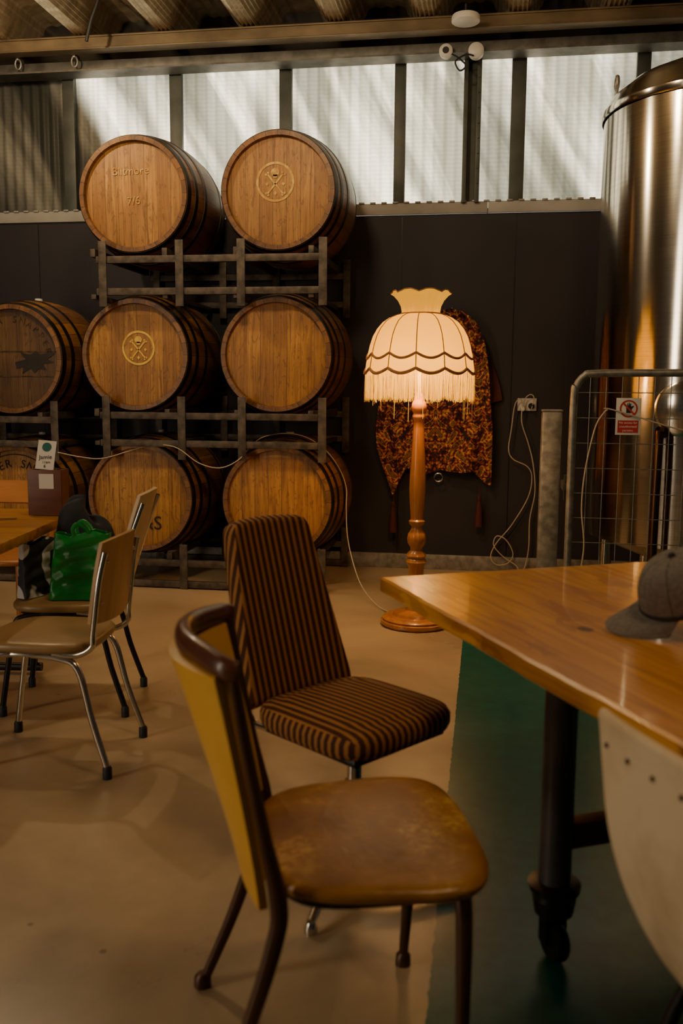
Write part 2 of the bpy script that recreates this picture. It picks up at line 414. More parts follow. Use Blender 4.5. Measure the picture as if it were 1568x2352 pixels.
def ringxz(g, cx, cz, ro, ri, y, n=48):
    vs = []; fs = []
    for i in range(n):
        a = 2 * pi * i / n; vs += [(cx + ro * math.cos(a), y, cz + ro * math.sin(a)), (cx + ri * math.cos(a), y, cz + ri * math.sin(a))]
    for i in range(n): k = (i + 1) % n; fs.append((2 * i, 2 * k, 2 * k + 1, 2 * i + 1))
    g.add(vs, fs)

# ------------------------------------------------------------------ room shell
WY = 6.72
def struct(o): o['kind'] = 'structure'; return o
struct(G().box((-.5, 2.4, -.05), (9.6, 9.0, .1)).obj('floor', FLOOR))
struct(G().box((-.5, WY + .06, 1.275), (9.6, .12, 2.55)).obj('wall_back', WALLM))
seam = G()
for sx in (-3.4, -.63, .17, 1.9): seam.box((sx, WY - .001, 1.33), (.006, .004, 2.42))
struct(seam.obj('trim_1', BLACKM))
cap = G()
for x0, x1 in ((-5.3, -.032), (-.028, 4.3)): cap.box(((x0 + x1) / 2, WY - .005, 2.592), (x1 - x0, .03, .078), .003)
for i in range(60): cap.box((-3.8 + i * .08, WY - .022, 2.634), (.04, .02, .012), .004)
struct(cap.obj('trim_2', CAPST))
struct(G().box((-.5, WY - .012, .055), (9.6, .024, .11), .004).obj('baseboard_back', GALV))
struct(G().box((-5.35, 2.4, 1.9), (.1, 9.0, 4.2)).obj('wall_left', WALLM))
struct(G().box((4.35, 2.4, 1.9), (.1, 9.0, 4.2)).obj('wall_right', WALLM))
mx = [(-4.01, -3.92), (-3.18, -3.09), (-2.35, -2.26), (-1.53, -1.44), (-.70, -.62), (-.22, -.09), (.11, .21), (.94, 1.03), (1.78, 1.87)]
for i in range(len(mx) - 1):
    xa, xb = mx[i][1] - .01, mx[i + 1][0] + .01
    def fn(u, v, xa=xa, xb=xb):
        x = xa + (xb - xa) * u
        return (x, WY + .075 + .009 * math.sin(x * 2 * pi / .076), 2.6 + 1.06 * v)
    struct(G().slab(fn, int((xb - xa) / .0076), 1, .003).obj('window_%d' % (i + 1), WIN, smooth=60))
tn = 3
for i, (a, b) in enumerate(mx):
    g = G()
    if i == 5:
        g.box(((a + b) / 2 - .045, WY + .0, 3.12), (.03, .10, 1.0), .003).box(((a + b) / 2 + .045, WY + .0, 3.12), (.03, .10, 1.0), .003).box(((a + b) / 2, WY + .03, 3.12), (.09, .02, 1.0))
        for k in range(8): g.lathe([(.006, 0), (.006, .006)], 8, Matrix.Translation(((a + b) / 2 + .045, WY - .052, 2.75 + k * .1)) @ Matrix.Rotation(pi / 2, 4, 'X'))
        struct(g.obj('trim_%d' % tn, MULL))
    else:
        g.box(((a + b) / 2, WY + .035, 3.12), (b - a, .05, 1.04), .004)
        struct(g.obj('trim_%d' % tn, MULL))
    tn += 1
struct(G().box((-.5, WY - .09, 3.61), (9.6, .12, .075), .006).box((-.5, WY - .10, 3.575), (9.6, .16, .012)).obj('trim_%d' % tn, RAILM)); tn += 1
struct(G().box((-.5, WY + .05, 3.9), (9.6, .1, .52)).obj('trim_%d' % tn, BLACKM)); tn += 1
bg = G().box((-.5, 6.39, 3.70), (9.6, .015, .08)).box((-.5, 6.42, 3.66), (9.6, .10, .012), .003).box((-.5, 6.42, 3.738), (9.6, .10, .012), .003)
struct(bg.obj('trim_%d' % tn, BEAM)); tn += 1
# deep-profile roof deck
CZ = 3.745; prof = []; per = .60; x = -5.3
while x < 4.3:
    prof += [(x, CZ), (x + .09, CZ), (x + .15, CZ + .06), (x + .22, CZ + .20), (x + .46, CZ + .20), (x + .53, CZ + .06)]; x += per
def rib(p, q, k):
    out = []
    for j in range(k):
        t = j / k; out.append((p[0] + (q[0] - p[0]) * t, p[1] + (q[1] - p[1]) * t + (.012 if j % 2 else 0)))
    return out
fine = []
for p, q in zip(prof[:-1], prof[1:]): fine += rib(p, q, 6)
n = len(fine); ys = [-2.1, 6.42, 6.75]
vs = [(x, y, z) for y in ys for x, z in fine] + [(x, y, z + .014) for y in ys for x, z in fine]
fs = []; N = 3 * n
for j in range(2):
    for i in range(n - 1):
        a = j * n + i; fs += [(a, a + 1, a + n + 1, a + n), (N + a + n, N + a + n + 1, N + a + 1, N + a)]
for i in range(n - 1): fs += [(i + 1, i, N + i, N + i + 1), (2 * n + i, 2 * n + i + 1, N + 2 * n + i + 1, N + 2 * n + i)]
struct(G().add(vs, fs).obj('ceiling', CEIL, smooth=20))
# outdoors: unseen blocker, added and cut diagonally to shade part of the translucent wall
o = G().poly([(-9, 0), (-9, 9), (-5.6, 8.2), (-2.2, 2.6), (-2.2, 0)], th=.1).obj('sun_blocker', OUTM, loc=(0, 9.2, 0), smooth=0)
o['label'] = 'grey blocker added outside to shade the windows'; o['category'] = 'blocker'

# ------------------------------------------------------------------ barrels
BL = .85; RH = .360; RB = .42
def brad(y): return RH + (RB - RH) * math.sin(pi * y / BL) ** .85 if 0 < y < BL else RH
TOY = Matrix.Rotation(-pi / 2, 4, 'X')
def barrel(label, loc, rz=0):
    e = thing('wine_barrel', label, 'barrel', loc, rz, group='oak barrels stacked on steel racks')
    ys = [BL * i / 24 for i in range(25)]
    pr = [(RH - .035, .05), (RH - .028, .0)] + [(brad(y), y) for y in ys] + [(RH - .028, BL), (RH - .035, BL - .05)]
    G().lathe(pr, 64, TOY, cap=False).obj('barrel_body', STAVE, e, (0, 0, RB))
    G().lathe([(.0, .028), (.30, .026), (RH - .026, .030), (RH - .026, .05), (0, .05)], 64, TOY, cap=False).obj('barrel_head', HEAD, e, (0, 0, RB))
    G().lathe([(.0, BL - .028), (RH - .03, BL - .03), (RH - .03, BL - .05), (0, BL - .05)], 48, TOY, cap=False).obj('barrel_head', HEAD, e, (0, 0, RB))
    for y0, w in ((.008, .04), (.10, .036), (.23, .036), (BL - .266, .036), (BL - .136, .036), (BL - .048, .04)):
        a, b = brad(y0), brad(y0 + w)
        G().lathe([(a - .001, y0), (a + .004, y0 + .001), (b + .004, y0 + w - .001), (b - .001, y0 + w)], 64, TOY, cap=False).obj('hoop', HOOP, e, (0, 0, RB))
    G().lathe([(.028, 0), (.026, .02), (.0, .022)], 16, Matrix.Translation((0, BL / 2, RB - .004))).obj('bung', WHITE, e, (0, 0, RB))
    return e
b0 = barrel('oak wine barrel with faded chalk writing on the top rack', (-2.275, 5.78, 2.545 - RB))
pos = {'top2': (-1.325, 5.78, 2.545 - RB), 'mid1': (-2.285, 5.78, 1.53 - RB), 'mid2': (-1.34, 5.78, 1.53 - RB), 'bot1': (-2.27, 5.78, .59 - RB), 'bot2': (-1.335, 5.78, .59 - RB),
       'far1': (-3.155, 5.78, 1.50 - RB), 'far2': (-3.16, 5.78, .56 - RB)}
lab = {'top2': 'oak wine barrel with yellow round skull stencil, on the top rack', 'mid1': 'oak wine barrel with yellow round skull stencil, on the middle rack',
       'mid2': 'plain oak wine barrel with cracked varnish on the middle rack', 'bot1': 'oak wine barrel with black letters low on its head, bottom row',
       'bot2': 'plain oak wine barrel lit by the lamp, bottom row', 'far1': 'dark oak barrel with arched stencil lettering and a bird, middle row',
       'far2': 'dark oak barrel with arched stencil lettering, bottom row'}
B = {'top1': b0}
for k, p in pos.items():
    B[k] = copy_thing(b0, p); B[k]['label'] = lab[k]
    if k == 'far1':
        for c in B[k].children:
            if c.name.startswith('barrel_head'): c.data = c.data.copy(); c.data.materials[0] = HEADD
def skull(parent, x, z, r, mat):
    g = G(); y = .024
    ringxz(g, x, z, r, r * .88, y)
    def disc(cx, cz, rr, sx=1): g.poly([(cx + rr * sx * math.cos(a * pi / 10), cz + rr * math.sin(a * pi / 10)) for a in range(20)], y, .0006)
    for sgn in (1, -1):
        a = sgn * math.radians(50); dx, dz = math.cos(a), math.sin(a); L = r * .66; w = r * .042; zo = z - r * .10
        g.poly([(x + dx * L - dz * w, zo + dz * L + dx * w), (x - dx * L - dz * w, zo - dz * L + dx * w), (x - dx * L + dz * w, zo - dz * L - dx * w), (x + dx * L + dz * w, zo + dz * L - dx * w)], y, .0006)
        for q in (1, -1):
            for m in (1, -1): disc(x + q * dx * L - m * dz * w * 1.5, zo + q * dz * L + m * dx * w * 1.5, w * 1.4)
    disc(x, z + r * .48, r * .21, 1.05); g.poly([(x - r * .12, z + r * .36), (x + r * .12, z + r * .36), (x + r * .09, z + r * .19), (x - r * .09, z + r * .19)], y, .0006)
    for q in (-1, 1): g.poly([(x + q * r * .42, z + r * .0), (x + q * r * .52, z - r * .10), (x + q * r * .42, z - r * .20), (x + q * r * .34, z - r * .10)][::q], y, .0006)
    g.poly([(x - r * .09, z - r * .56), (x, z - r * .68), (x + r * .09, z - r * .56), (x, z - r * .44)], y, .0006)
    g.obj('painted_emblem', mat, parent, (0, 0, RB), smooth=0)
skull(B['top2'], -.02, .055, .122, PAINTF); skull(B['mid1'], .02, .045, .112, PAINTY)
add_text(G(), 'Biltmore', .070, -.02, .125, .023, tilt=.02).obj('chalk_name', CHALK, b0, (0, 0, RB), smooth=0)
add_text(G(), '7/6', .070, 0, -.06, .023, tilt=.05).obj('chalk_date', CHALK, b0, (0, 0, RB), smooth=0)
g = G(); add_text(g, '&S', .13, .075, -.215, .023); g.obj('stencil_lettering', INKB, B['bot1'], (0, 0, RB), smooth=0)
g = arc_text(G(), 'PEPPER SNAPPER', .060, .245, 2.7, 0, .023)
g.obj('stencil_lettering', INKF, B['far1'], (0, 0, RB), smooth=0)
g = G().poly([(-.325, .055), (.325, .055), (.325, .049), (-.325, .049)], .024, .0006).poly([(-.315, -.11), (.315, -.11), (.315, -.116), (-.315, -.116)], .024, .0006)
g.obj('stencil_band', INKF, B['far1'], (0, 0, RB), smooth=0)
g = G().poly([(.02, -.02), (.10, .0), (.06, .045), (.13, .03), (.17, .055), (.20, .03), (.27, .05), (.31, .04), (.25, .0), (.30, -.02), (.22, -.03), (.24, -.07), (.19, -.06), (.16, -.09), (.13, -.06), (.07, -.095), (.08, -.05), (.03, -.06)], .023, .0006)
g.obj('stencil_bird', INKB, B['far1'], (0, 0, RB), smooth=0)
g = arc_text(G(), 'PEPPER SNAPPER', .080, .215, 3.0, 0, .023, off=.12); ringxz(g, 0, 0, .305, .298, .023); g.obj('stencil_lettering', INKB, B['far2'], (0, 0, RB), smooth=0)

# ------------------------------------------------------------------ racks
def rack(label, xs, z0, z1, rails, bx, zc, zl=None):
    cx = (xs[0] + xs[-1]) / 2
    e = thing('barrel_rack', label, 'rack', (cx, 6.18, z0), group='galvanised barrel racks')
    for y in (5.70, 6.675):
        for x in xs:
            G().box((x - cx, y - 6.18, (z1 - z0) / 2), (.008, .04, z1 - z0), .002).box((x - cx + .024, y - 6.18 - .018, (z1 - z0) / 2), (.05, .007, z1 - z0), .002).obj('post', RACKM, e)
        for r in rails:
            G().box((0, y - 6.18 + .006, r - z0), (xs[-1] - xs[0] + .05, .035, .045), .006).obj('rail', RACKM, e)
    for x in bx:
        for q in (-.24, .24):
            G().box((x + q - cx, 0, zc - .350 - .025 - z0), (.035, .96, .05), .004).obj('cradle_bar', RACKM, e)
            if zl is not None: G().box((x + q - cx, 0, zl + .350 + .015 - z0), (.035, .96, .03), .004).obj('cradle_bar', RACKM, e)
    return e
xs = [-2.47, -1.96, -1.56, -1.04]; bx = (-2.28, -1.335)
rack('weathered galvanised rack carrying the top barrels', xs, 1.83, 2.24, (2.125, 1.925), bx, 2.545, 1.53)
rack('weathered galvanised rack carrying the middle barrels', xs, .855, 1.262, (1.137, .958), bx, 1.53, .59)
rack('weathered galvanised rack standing on the floor under barrels', xs, .0, .30, (.17, .03), bx, .59)
xf = [-4.24, -3.74, -3.34, -2.83]
rack('galvanised rack carrying the dark middle barrel', xf, .83, 1.225, (1.10, .94), (-3.157,), 1.50, .56)
rack('galvanised floor rack under the dark lettered barrel', xf, .0, .28, (.15, .03), (-3.157,), .56)

# ------------------------------------------------------------------ floor lamp
LX = -.365
lamp = thing('floor_lamp', 'tall turned timber floor lamp with lit fringed cream shade', 'lamp', (LX, 5.05, 0))
G().lathe([(.185, 0), (.196, .012), (.194, .028), (.182, .034), (.186, .042), (.174, .052), (.128, .058), (.120, .072), (.09, .08), (.055, .088), (.048, .105)], 56).obj('base', LAMPW, lamp)
G().lathe([(.044, .10), (.040, .13), (.043, .33), (.052, .345), (.058, .36), (.052, .375), (.046, .38), (.056, .395), (.050, .41), (.034, .425), (.034, .44), (.050, .465), (.054, .49), (.048, .52), (.032, .545), (.030, .56),
           (.044, .575), (.046, .59), (.036, .60), (.036, .615), (.043, .70), (.046, .77), (.044, .85), (.036, 1.00), (.031, 1.10), (.029, 1.15), (.036, 1.16), (.036, 1.175), (.030, 1.185), (.040, 1.20), (.044, 1.22), (.038, 1.245), (.028, 1.26), (.028, 1.28), (.012, 1.30), (.012, 1.48), (.0, 1.48)], 32).obj('pole', LAMPW, lamp)
NP = 12
def lobes(r, z, a): return (r * (1 + .018 * abs(math.sin(a * NP / 2))), z)
sp = [(.105, 1.718), (.135, 1.712), (.170, 1.698), (.203, 1.675), (.232, 1.64), (.254, 1.60), (.270, 1.55), (.281, 1.50), (.289, 1.45), (.293, 1.425)]
def scz(r, z, a):
    rr, zz = lobes(r, z, a)
    if z < 1.43: zz -= .026 * abs(math.sin(a * NP / 2))
    return rr, zz
G().lathe(sp, 144, None, False, fn=scz).obj('lamp_shade', SHADE, lamp)
def crown(r, z, a):
    k = max(0, (z - 1.72) / .11); return (r * (1 + .020 * math.cos(a * 24) + .05 * k * math.cos(a * 8)), z + .018 * k * abs(math.sin(a * 4)))
G().lathe([(.104, 1.715), (.101, 1.73), (.105, 1.76), (.118, 1.79), (.138, 1.815), (.154, 1.826)], 192, None, False, fn=crown).obj('shade_crown', CROWN, lamp)
def scallop(r, z, amp): return [((r * (1 + .018 * abs(math.sin(a * NP / 2))) + .004) * math.cos(a), (r * (1 + .018 * abs(math.sin(a * NP / 2))) + .004) * math.sin(a), z - amp * abs(math.sin(a * NP / 2))) for a in [2 * pi * i / 144 for i in range(144)]]
g = G().tube(scallop(.281, 1.505, .028), .0070, 6, 1, True).tube(scallop(.292, 1.425, .026), .0085, 6, 1, True)
g.tube([(.107 * math.cos(a), .107 * math.sin(a), 1.72) for a in [2 * pi * i / 40 for i in range(40)]], .005, 6, 1, True)
g.tube([tuple((crown(.154, 1.826, a)[0] * math.cos(a), crown(.154, 1.826, a)[0] * math.sin(a), crown(.154, 1.826, a)[1])) for a in [2 * pi * i / 144 for i in range(144)]], .003, 5, 1, True)
for i in range(NP):
    a = 2 * pi * i / NP; g.tube([((r + .002) * math.cos(a), (r + .002) * math.sin(a), z) for r, z in sp], .0028, 5, 1)
g.obj('shade_trim', TRIM, lamp)
g = G()
for i in range(700):
    a = 2 * pi * i / 700 + random.uniform(-.003, .003); z1 = 1.42 - .024 * abs(math.sin(a * NP / 2)); L = .142 + random.uniform(-.012, .012)
    if random.random() < .03: L += random.uniform(.03, .12)
    r = .295 + random.uniform(-.003, .005); r2 = r + random.uniform(-.006, .006); a2 = a + random.uniform(-.010, .010)
    t = Vector((-math.sin(a), math.cos(a), 0)) * .0012; p = Vector((r * math.cos(a), r * math.sin(a), z1)); q = Vector((r2 * math.cos(a2), r2 * math.sin(a2), z1 - L))
    g.add([p - t, p + t, q + t, q - t], [(0, 1, 2, 3)])
g.obj('fringe', FRINGE, lamp, smooth=0, kind='stuff', label='long cream silk fringe')
BULB = NT('warm_bulb_glass').bsdf((1, .8, .5), .3, emit=(1, .6, .25), estr=5)
G().lathe([(0, 1.60), (.02, 1.60), (.034, 1.57), (.036, 1.54), (.022, 1.50), (.014, 1.47), (0, 1.47)], 20).obj('light_bulb', BULB, lamp)
l = bpy.data.lights.new('bulb', 'POINT'); l.energy = 38; l.color = (1, .56, .20); l.shadow_soft_size = .06
lo = bpy.data.objects.new('bulb_light', l); COL.objects.link(lo); lo.location = (LX, 4.97, 1.44)

# ------------------------------------------------------------------ rug on wall
rug = thing('patterned_throw', 'ornate red, gold and black woven throw hung on wall', 'rug', (-.36, 6.66, .54))
keys = [(.90, -.78, .045), (1.05, -.79, .045), (1.20, -.77, .03), (1.40, -.71, .015), (1.55, -.63, -.005), (1.68, -.54, -.035), (1.78, -.45, -.085), (1.83, -.40, -.135), (1.865, -.36, -.19)]
def rw(z):
    for a, b in zip(keys[:-1], keys[1:]):
        if z <= b[0]:
            t = (z - a[0]) / (b[0] - a[0]); return a[1] + (b[1] - a[1]) * t, a[2] + (b[2] - a[2]) * t
    return keys[-1][1:]
def hem(u):
    pts = [(0, .56), (.12, .67), (.22, .76), (.35, .71), (.55, .745), (.72, .73), (.84, .74), (.93, .66), (1, .64)]
    for a, b in zip(pts[:-1], pts[1:]):
        if u <= b[0]: t = (u - a[0]) / (b[0] - a[0]); return a[1] + (b[1] - a[1]) * t
    return .64
def rugfn(u, v):
    zt = 1.865 + .02 * math.sin(pi * u); zb = hem(u); z = zb + (zt - zb) * v
    zz = min(max(z, .9), 1.865); l_, r_ = rw(zz)
    if z < .9: l_ = -.78 + (.9 - z) * .36; r_ = .045
    x = l_ + (r_ - l_) * u
    fold = .038 * math.sin(u * 15 + v * 3.0) + .024 * math.sin(u * 29 - v * 4)
    return (x + .36, -.056 + fold * (1 - .35 * v), z - .54)
G().slab(rugfn, 90, 60, .008).obj('throw_cloth', RUG, rug, smooth=60)
def flap(u, v):
    w = .155 * (1 - v) ** .55 + .015
    return (.30 - .17 * v ** 2.2 + u * w, .010 - .014 * math.sin(u * 5 + v * 3), .66 + v * .60 + .05 * u * (1 - v))
G().slab(flap, 12, 20, .006).obj('throw_lining', TASSEL, rug, smooth=60)
for tx, tz in ((-.655, .58), (-.035, .64)):
    g = G().tube([(0, 0, .0), (.004, 0, -.08)], .004, 6, 2).lathe([(.004, -.075), (.016, -.085), (.018, -.10), (.012, -.115), (.018, -.13), (.027, -.22), (.030, -.30), (.0, -.30)], 14)
    g.obj('tassel', TASSEL, rug, (tx + .36, -.03, tz - .54))
hk = thing('wall_hook', 'small steel hook fixed to the dark wall', 'hook', (-.26, 6.70, 1.85))
G().tube([(0, .02, 0), (0, -.05, 0), (0, -.07, .02), (0, -.065, .045)], .005, 8).obj('hook_arm', GALV, hk)
rg = thing('wall_ring', 'small steel tie ring on the dark wall', 'ring', (-.33, 6.69, .69))
G().tube([(.03 * math.cos(a), -.05, .03 * math.sin(a)) for a in [2 * pi * i / 12 for i in range(12)]], .006, 8, 2, True).obj('ring_loop', CHROME, rg)

# ------------------------------------------------------------------ socket and cables
so = thing('power_socket', 'white double power socket with plugged-in cords on wall', 'socket', (.285, WY - .001, 1.175))
G().box((0, -.012, .045), (.135, .024, .09), .006).obj('socket_plate', WHITE, so)
for q in (-.032, .032):
    G().box((q, -.026, .062), (.026, .006, .014), .002).obj('switch', CARD, so)
g = G().lathe([(.0, 0), (.022, 0), (.022, .03), (.012, .045), (0, .045)], 16, Matrix.Translation((.03, -.025, .035)) @ Matrix.Rotation(pi / 2, 4, 'X')); g.obj('plug', BLACKP, so)
g = G().lathe([(.0, 0), (.020, 0), (.020, .03), (.012, .04), (0, .04)], 16, Matrix.Translation((-.03, -.025, .015)) @ Matrix.Rotation(pi / 2, 4, 'X')); g.obj('plug', WHITE, so)
def cable(name, label, pts, r=.0045, mat=CABLE, cat='cable'):
    e = thing(name, label, cat, pts[0]); p0 = Vector(pts[0])
    G().tube([Vector(p) - p0 for p in pts], r, 7, 6).obj('cord', mat, e); return e
y = 6.66; S0 = Vector((.285, WY - .001, 1.175))
for pts in ([(.255, 6.66, 1.18), (.24, y, 1.26), (.20, y, 1.22), (.18, y, 1.05), (.165, y, .9), (.20, y, .83), (.30, y, .78), (.335, y, .70), (.31, y, .55), (.20, y, .35), (.10, y, .22), (.06, y, .12), (.10, y, .06), (.18, y, .07), (.22, y, .14), (.17, y, .24), (.10, y, .27), (.08, y, .20), (.15, y, .12), (.24, y, .06), (.26, y - .01, .03)],
            [(.315, 6.65, 1.19), (.33, y, 1.27), (.30, y, 1.29), (.26, y, 1.24), (.25, y, 1.1), (.30, y, .95), (.34, y, .80), (.36, y, .6), (.33, y, .4), (.33, y, .2), (.31, y, .06), (.28, 6.6, .01)]):
    G().tube([Vector(p) - S0 for p in pts], .0042, 7, 6).obj('power_cord', CABLE, so)
y = 5.66
cable('extension_cord', 'white extension cord draped over barrels and reaching the lamp', [(-2.78, y, .89), (-2.60, y, .86), (-2.45, y, .86), (-2.2, y + .07, .935), (-1.98, y, .94), (-1.82, y, .84), (-1.68, y, .81), (-1.56, y, .86), (-1.50, 5.76, .945), (-1.45, 5.9, 1.00), (-1.32, 6.0, 1.022), (-1.18, 6.02, .995), (-1.05, 6.04, .905), (-.96, 6.05, .78), (-.913, 6.03, .66), (-.905, 5.98, .54), (-.88, 5.88, .36), (-.82, 5.75, .2), (-.74, 5.6, .08), (-.62, 5.4, .015), (-.50, 5.22, .01)], r=.0034)

# ------------------------------------------------------------------ post and mesh fence
ps = thing('steel_post', 'square galvanised steel post standing by the fence', 'post', (.365, 5.30, 0))
G().box((0, 0, .60), (.11, .11, 1.2), .012).obj('post_tube', GALV, ps); G().box((0, 0, 1.205), (.114, .114, .012), .004).obj('post_cap', GALV, ps)
G().box((0, 0, .006), (.18, .18, .012), .003).obj('base_plate', GALV, ps)
fe = thing('mesh_fence_panel', 'rounded galvanised tube fence panel with wire mesh infill', 'fence', (.45, 4.95, 0))
fr = [(0, 0, .10), (0, 0, .6), (0, 0, 1.26), (.012, 0, 1.34), (.05, 0, 1.39), (.12, 0, 1.405), (.6, 0, 1.41), (1.6, 0, 1.415), (2.15, 0, 1.41), (2.24, 0, 1.37), (2.26, 0, 1.28), (2.26, 0, .6), (2.26, 0, .10)]
G().tube(fr, .02, 14, 6).tube([(0, 0, .16), (2.26, 0, .16)], .016, 12, 1).obj('fence_frame', GALV, fe)
g = G()
for i in range(1, 28): g.tube([(i * .081, 0, .16), (i * .081, 0, 1.40)], .0025, 5, 1)
for i in range(9): g.tube([(0, .005, .25 + i * .132), (2.26, .005, .25 + i * .132)], .0025, 5, 1)
g.obj('wire_mesh', GALV, fe, smooth=60)
for fx in (0, 2.26): G().box((fx, 0, .05), (.06, .45, .10), .02).obj('fence_foot', DARKST, fe)
br = thing('fence_clamp', 'dark steel clamp joining fence to the post', 'clamp', (.435, 5.10, .80))
G().box((0, 0, .0), (.03, .24, .05), .006).box((0, -.10, -.0), (.03, .03, .14), .005).obj('clamp_body', DARKST, br)
sg = thing('warning_sign', 'white and red no access sign hung on mesh fence', 'sign', (.725, 4.925, 1.095))
G().box((0, 0, .09), (.125, .003, .19), .001).obj('sign_plate', CARD, sg)
g = G()
ringxz(g, 0, .13, .045, .037, -.003); g.poly([(-.034, .158), (-.028, .164), (.034, .102), (.028, .096)], -.0032, .0003)
g.poly([(-.052, .006), (.052, .006), (.052, .070), (-.052, .070)], -.002, .0003); g.obj('sign_symbol', RED, sg, smooth=0)
g = G().poly([(-.012, .108), (.012, .108), (.016, .13), (.026, .142), (.022, .147), (.012, .14), (.011, .157), (.007, .157), (.006, .142), (.003, .162), (-.001, .162), (-.001, .142), (-.006, .159), (-.009, .158), (-.007, .14), (-.013, .152), (-.016, .15), (-.012, .13)], -.0026, .0003)
g.obj('hand_symbol', INKB, sg, smooth=0)
g = G()
for s_, z_ in (('No access for', .053), ('unauthorised', .033), ('persons', .013)): add_text(g, s_, .0165, 0, z_, -.0028)
g.obj('sign_text', INKW, sg, smooth=0)
cable('twine', 'pale twine tied along the mesh fence', [(.62, 4.92, 1.22), (.60, 4.92, 1.2), (.56, 4.92, 1.12), (.52, 4.92, .9), (.51, 4.92, .7), (.53, 4.92, .5), (.51, 4.92, .3), (.51, 4.92, .2)], .004, CABLE, 'rope')
cable('twine', 'pale twine sagging across the mesh fence', [(.60, 4.92, 1.225), (.64, 4.92, 1.22), (.78, 4.915, 1.18), (.95, 4.92, 1.13), (1.1, 4.92, 1.10)], .004, CABLE, 'rope')

# ------------------------------------------------------------------ steel tank
tk = thing('fermentation_tank', 'tall brushed stainless steel fermentation tank on legs', 'tank', (1.30, 5.85, 0))
G().lathe([(.60, .42), (.655, .44), (.655, 2.90), (.655, 2.93), (.64, 2.95)], 96, None, False).obj('tank_shell', STEEL, tk)
G().lathe([(.665, 2.90), (.672, 2.91), (.672, 2.94), (.655, 2.955), (.62, 3.02), (.52, 3.10), (.35, 3.17), (.15, 3.20), (.12, 3.20), (.12, 3.24), (0, 3.24)], 96, None, False).obj('tank_dome', STEEL, tk)
G().lathe([(.60, .42), (.655, .44), (.30, .30), (.08, .24), (.05, .22), (.05, .18), (0, .18)], 64, None, False).obj('tank_cone', STEEL, tk)
for a in (200, 250, 290, 340, 110, 60):
    a = math.radians(a); x, yy = .60 * math.cos(a), .60 * math.sin(a)
    G().tube([(x, yy, .46), (x, yy, .03)], .035, 16, 1).lathe([(.06, 0), (.06, .02), (.03, .04)], 20, Matrix.Translation((x, yy, 0))).obj('tank_leg', STEEL, tk)
G().slab(lambda u, v: (-.60, -.09 + .09 * u, 2.93 + .15 * v), 4, 4, .012).tube([(-.60 , -.045 + .035 * math.cos(a), 3.10 + .035 * math.sin(a)) for a in [2 * pi * i / 12 for i in range(12)]], .012, 8, 2, True).obj('lifting_lug', GALV, tk)
mw = Matrix.Translation((-.235, -.60, 1.22)) @ Matrix.Rotation(math.radians(-21), 4, 'Z') @ Matrix.Rotation(pi / 2, 4, 'X')
G().lathe([(0, .06), (.13, .06), (.15, .05), (.15, .03), (.12, .03), (.12, -.06)], 40, mw, False).obj('manway_door', STEEL, tk)
G().tube([(-.34, -.56, 1.08), (-.36, -.62, 1.08), (-.37, -.66, 1.04), (-.37, -.66, .34), (-.30, -.56, .28)], .024, 14, 4).obj('drain_pipe', COPPER, tk)

# ------------------------------------------------------------------ big table (local x = long axis)
ta = math.atan2(-.89, .456)
tb = thing('wooden_table', 'long honey timber table on steel pipe legs with castors', 'table', (-.30, 2.68, 0), ta)
g = G(); W = 1.12; L = 2.7; nx = 40; th = .046
top = []
for i in range(nx + 1): top.append((L * i / nx, .0022 * math.sin(i * .8) + .0015 * math.sin(i * 2.3)))
for i in range(1, 10): top.append((L, W * i / 10))
for i in range(nx + 1): top.append((L - L * i / nx, W + .002 * math.sin(i)))
for i in range(1, 10): top.append((.002 * math.sin(i * 2.1), W - W * i / 10))
n = len(top)
def ins(p, d):
    return (p[0] + (d if p[0] < .02 else (-d if p[0] > L - .02 else 0)), p[1] + (d if p[1] < .02 else (-d if p[1] > W - .02 else 0)))
lay = [(.004, .75 - th), (0, .75 - th + .004), (0, .744), (.006, .75)]
vs = []
for d, z in lay: vs += [(*ins(p, d), z) for p in top]
fs = [tuple(reversed(range(n))), tuple(3 * n + i for i in range(n))]
for j in range(3):
    for i in range(n): k = (i + 1) % n; fs.append((j * n + i, j * n + k, (j + 1) * n + k, (j + 1) * n + i))
g.add(vs, fs).obj('table_top', TABLE, tb, smooth=30)
for lx in (.80, 2.15):
    for ly in (.135, W - .135):
        G().lathe([(0, .16), (.037, .16), (.037, .700), (0, .700)], 28, Matrix.Translation((lx, ly, 0))).obj('table_leg', LEG, tb)
        g = G().lathe([(.03, .165), (.058, .17), (.060, .185), (.038, .19)], 24, Matrix.Translation((lx, ly, 0)))
        g.lathe([(.02, .10), (.045, .115), (.05, .15), (.04, .165)], 20, Matrix.Translation((lx, ly, 0)))
        g.lathe([(0, -.016), (.042, -.016), (.048, -.008), (.048, .008), (.042, .016), (0, .016)], 24, Matrix.Translation((lx + .01, ly, .048)) @ Matrix.Rotation(pi / 2, 4, 'X'))
        for q in (-.024, .024): g.box((lx, ly + q, .085), (.035, .006, .09), .002)
        g.obj('castor', BLACKM, tb)
    G().box((lx, W / 2, .30), (.045, W - .27, .06), .004).obj('cross_bar', BARB, tb)
    G().box((lx, W / 2, .690), (.06, W - .16, .02), .003).obj('cross_bar', LEG, tb)

